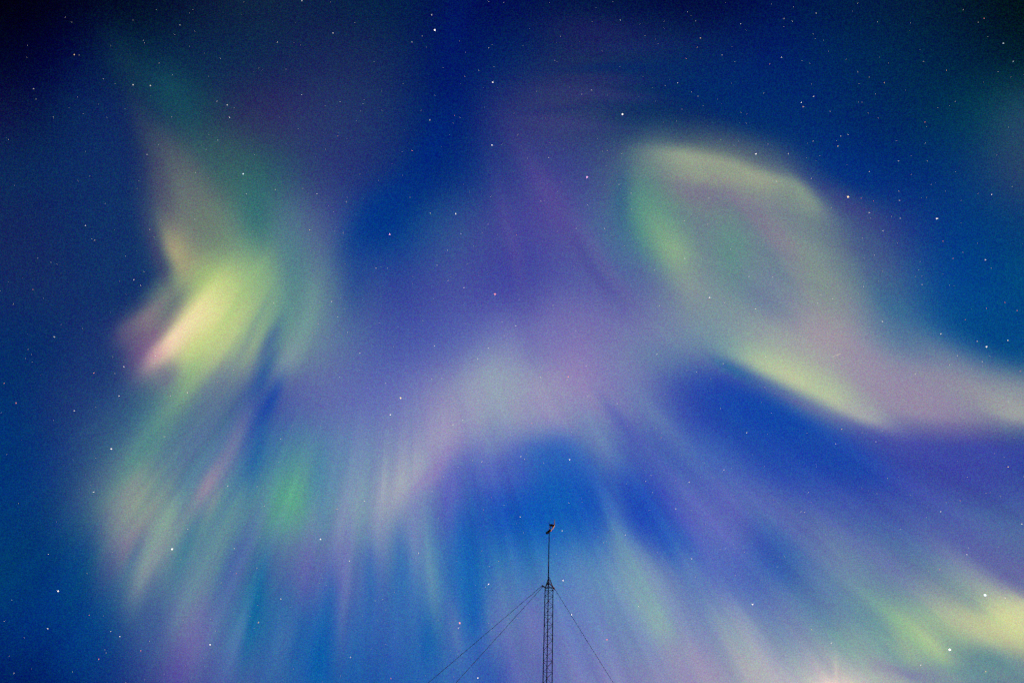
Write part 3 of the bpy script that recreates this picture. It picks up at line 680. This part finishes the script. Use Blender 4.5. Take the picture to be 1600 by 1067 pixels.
725.0,476.9,1 567.6,311.3,1 562.9,272.0,1r 648.9,524.7,1 962.9,282.0,1 974.9,310.8,1 1106.2,289.5,1 1121.0,290.8,1 895.3,364.1,1 956.8,367.3,1 
896.6,416.4,1 1145.5,380.9,1 1096.7,406.1,1 1169.5,459.2,1 1094.9,507.0,1 1128.5,513.5,1 1060.2,516.5,1 984.6,445.4,1 977.4,422.9,1 1010.9,464.4,1 
1023.9,469.7,1 1047.4,433.2,1 879.5,340.3,1 853.0,485.0,1 983.4,360.8,1 1363.9,276.0,1r 1392.6,338.1,1 1213.5,332.3,1 1310.1,353.3,1 1242.5,356.3,1 
1350.1,403.4,1 1447.2,309.0,1r 1440.2,309.0,1 1527.7,303.3,1 1461.7,287.0,1 1423.6,272.8,1r 1492.7,268.3,1 1527.2,379.9,1 1483.4,445.4,1 
1490.7,446.2,1 1473.4,427.9,1 1279.3,469.2,1 1232.8,475.9,1 1517.7,483.2,1 1206.8,410.4,1 1430.1,432.9,1 1440.2,432.2,1 1504.7,394.1,1r 51.0,565.5,1 
63.3,586.3,1 176.1,557.5,1 2.0,644.9,1 114.6,717.7,1r 134.1,740.9,1 123.3,763.5,1 184.1,734.9,1 204.6,751.7,1 216.4,749.4,1 325.5,688.4,1 
273.2,779.5,1 237.6,629.6,1 10.5,709.7,1 39.3,560.0,1 544.3,595.8,1 464.3,623.8,1 411.5,629.3,1 528.8,667.4,1 458.3,697.2,1 633.4,582.0,1 
687.2,575.5,1 781.0,726.7,1 674.7,729.4,1 550.1,645.4,1 566.4,655.4,1 650.4,710.4,1 635.1,723.7,1 587.1,665.6,1 895.3,585.0,1 855.0,594.3,1 
919.1,550.5,1 962.6,640.3,1 1016.6,629.6,1 1076.4,634.3,1 961.6,692.6,1 1154.7,714.4,1 1100.4,723.4,1 937.3,742.7,1 945.6,734.4,1 834.3,771.2,1 
1045.2,750.5,1 1142.7,731.2,1 827.5,685.6,1 1189.2,628.6,1 1516.4,611.3,1 1584.5,684.4,1r 1300.1,585.3,1 1363.9,562.3,1 1252.5,550.0,1 1346.6,599.1,1 
1476.4,755.2,1r 1540.7,770.0,1 1547.7,769.2,1 1275.5,725.7,1 1213.8,782.7,1 1356.8,766.0,1 1347.1,676.1,1 1440.2,618.3,1 1436.4,622.8,1 1279.5,587.0,1 
1404.1,744.7,1 1496.7,719.9,1 1346.6,763.2,1 38.0,996.2,1 162.1,961.9,1 164.1,1014.4,1 165.9,1019.7,1 237.9,853.3,1 264.9,830.3,1 175.6,862.6,1 
156.6,832.5,1 282.4,961.4,1 319.4,1040.2,1 397.7,980.7,1 383.5,985.4,1 196.4,1065.7,1 214.4,903.1,1 179.4,937.4,1 484.3,915.6,1 586.4,938.4,1 
703.9,1016.2,1 656.4,1007.4,1 753.7,983.4,1 767.7,984.4,1 693.7,880.1,1 546.3,926.4,1 448.3,1013.4,1 504.3,1064.5,1 566.4,961.9,1 602.6,1006.2,1 
675.2,910.1,1 664.9,1055.2,1 925.1,926.4,1 947.6,845.5,1 925.1,811.3,1 1099.4,845.3,1 1137.2,858.1,1 1175.2,848.8,1 1095.4,940.4,1 1033.4,1052.2,1 
996.9,967.7,1 997.9,951.9,1 879.5,1034.7,1 865.8,841.0,1 833.8,1021.5,1 932.6,955.6,1 1154.7,808.3,1 1035.1,984.7,1 1358.1,835.0,1 1220.0,874.3,1 
1217.8,869.8,1 1272.5,859.6,1 1348.1,897.6,1 1378.1,819.5,1 1389.4,819.0,1 1560.2,854.3,1 1353.8,972.2,1 
"""

STAR_RAD = {7: 1.45, 6: 1.3, 5: 1.05, 4: .72, 3: 0.56, 2: 0.44, 1: 0.34}        # in 1/1600 of the frame
TINT = {'': (1.0, .96, .93), 'r': (1.0, .50, .50), 'o': (1.0, .80, .55), 'p': (1.0, .62, .90), 'b': (.82, .93, 1.0)}
_sm = {}
def star_mat(t, bright):
    k = (t, bright)
    if k not in _sm:
        m = bpy.data.materials.new('starlight'); m.use_nodes = True; nt = m.node_tree; nt.nodes.clear()
        e = nt.nodes.new('ShaderNodeEmission'); o = nt.nodes.new('ShaderNodeOutputMaterial')
        e.inputs[0].default_value = (*[c ** 1.6 for c in TINT[t]], 1); e.inputs[1].default_value = bright
        nt.links.new(e.outputs[0], o.inputs[0]); m.cycles.emission_sampling = 'NONE'; _sm[k] = m
    return _sm[k]
BRIGHT = {7: 1.8, 6: 1.5, 5: 1.15, 4: .8, 3: .62, 2: .46, 1: .38}
WORD = {'': 'white', 'r': 'reddish', 'o': 'orange', 'p': 'pink', 'b': 'bluish'}
SIZE = {5: 'bright', 4: 'fairly bright', 3: 'small'}
OWN = {
 (1539, 929): 'brightest star, white with a bluish edge, above the yellow-green glow in the lower right corner',
 (1484, 1014): 'second brightest star, white, low between the two yellow-green rays at lower right',
 (679, 47): 'bright white star high in the dark blue gap above the aurora arch',
 (973, 179): 'bright white star in the dark sky above and left of the right-hand aurora loop',
 (773, 460): 'bright red star alone in the purple glow at the centre',
 (917, 277): 'bright pink star in purple haze just left of the right-hand aurora loop',
 (1325, 308): 'bright orange star beside the purple upper right edge of the aurora loop',
 (626, 622): 'bright orange star in pale violet glow left of the central aurora arch',
 (269, 857): 'bright white star in the greenish rays at lower left',
 (718, 973): 'bright red star above the upper guy wire of the tower',
}
SR = 19000.0
base = {}
def star_mesh(mag, tint):
    k = (mag, tint)
    if k not in base:
        bm = bmesh.new(); bmesh.ops.create_icosphere(bm, subdivisions=1, radius=STAR_RAD[mag] / F0 * SR)
        me = bpy.data.meshes.new('star'); bm.to_mesh(me); bm.free(); me.materials.append(star_mat(tint, BRIGHT[mag])); base[k] = me
    return base[k]
items = []
for w in STARS.split():
    a, b_, c_ = w.split(','); items.append((float(a), float(b_), int(c_[0]), c_[1:]))
singles, rest = items[:300], items[300:]
for x_, y_, mg, tn in singles:
    d_ = direction(x_, y_); cz = d_.dot(CM @ Vector((0, 0, -1)))
    o = bpy.data.objects.new('star', star_mesh(mg, tn)); sc.collection.objects.link(o)
    o.location = EYE + d_ * SR; o['category'] = 'star'; o['group'] = 'stars in the night sky'
    own = [v for k, v in OWN.items() if abs(k[0] - x_) < 2.5 and abs(k[1] - y_) < 2.5]
    o['label'] = own[0] if own and mg >= 6 else f'{SIZE[min(mg, 5)]} {WORD[tn]} star, a sharp point in the night sky'
# the faint ones, past counting
bm = bmesh.new()
def faint(x_, y_, rad):
    d_ = direction(x_, y_)
    bmesh.ops.create_icosphere(bm, subdivisions=1, radius=rad / F0 * SR, matrix=Matrix.Translation(EYE + d_ * SR))
for x_, y_, mg, tn in rest: faint(x_, y_, STAR_RAD[mg])
for _ in range(500): faint(random.uniform(-300, 1900), random.uniform(-300, 1200), random.choice((.28, .33, .4)))
o = obj('faint_stars', bm, star_mat('', .42)); o['kind'] = 'stuff'

# short meteor trail over the right-hand glow
a_, b_ = EYE + direction(1300.5, 557.5) * SR, EYE + direction(1313.5, 552.5) * SR
bm = bmesh.new(); add_rod(bm, a_, b_, 3.0, 6.5, n=6)
m = bpy.data.materials.new('meteor_light'); m.use_nodes = True; nt = m.node_tree; nt.nodes.clear()
e = nt.nodes.new('ShaderNodeEmission'); oo = nt.nodes.new('ShaderNodeOutputMaterial'); e.inputs[0].default_value = (.95, .75, .55, 1); e.inputs[1].default_value = .75
nt.links.new(e.outputs[0], oo.inputs[0]); m.cycles.emission_sampling = 'NONE'
o = obj('meteor', bm, m); o['label'] = 'thin short pale meteor streak in the pinkish glow right of centre'; o['category'] = 'meteor'
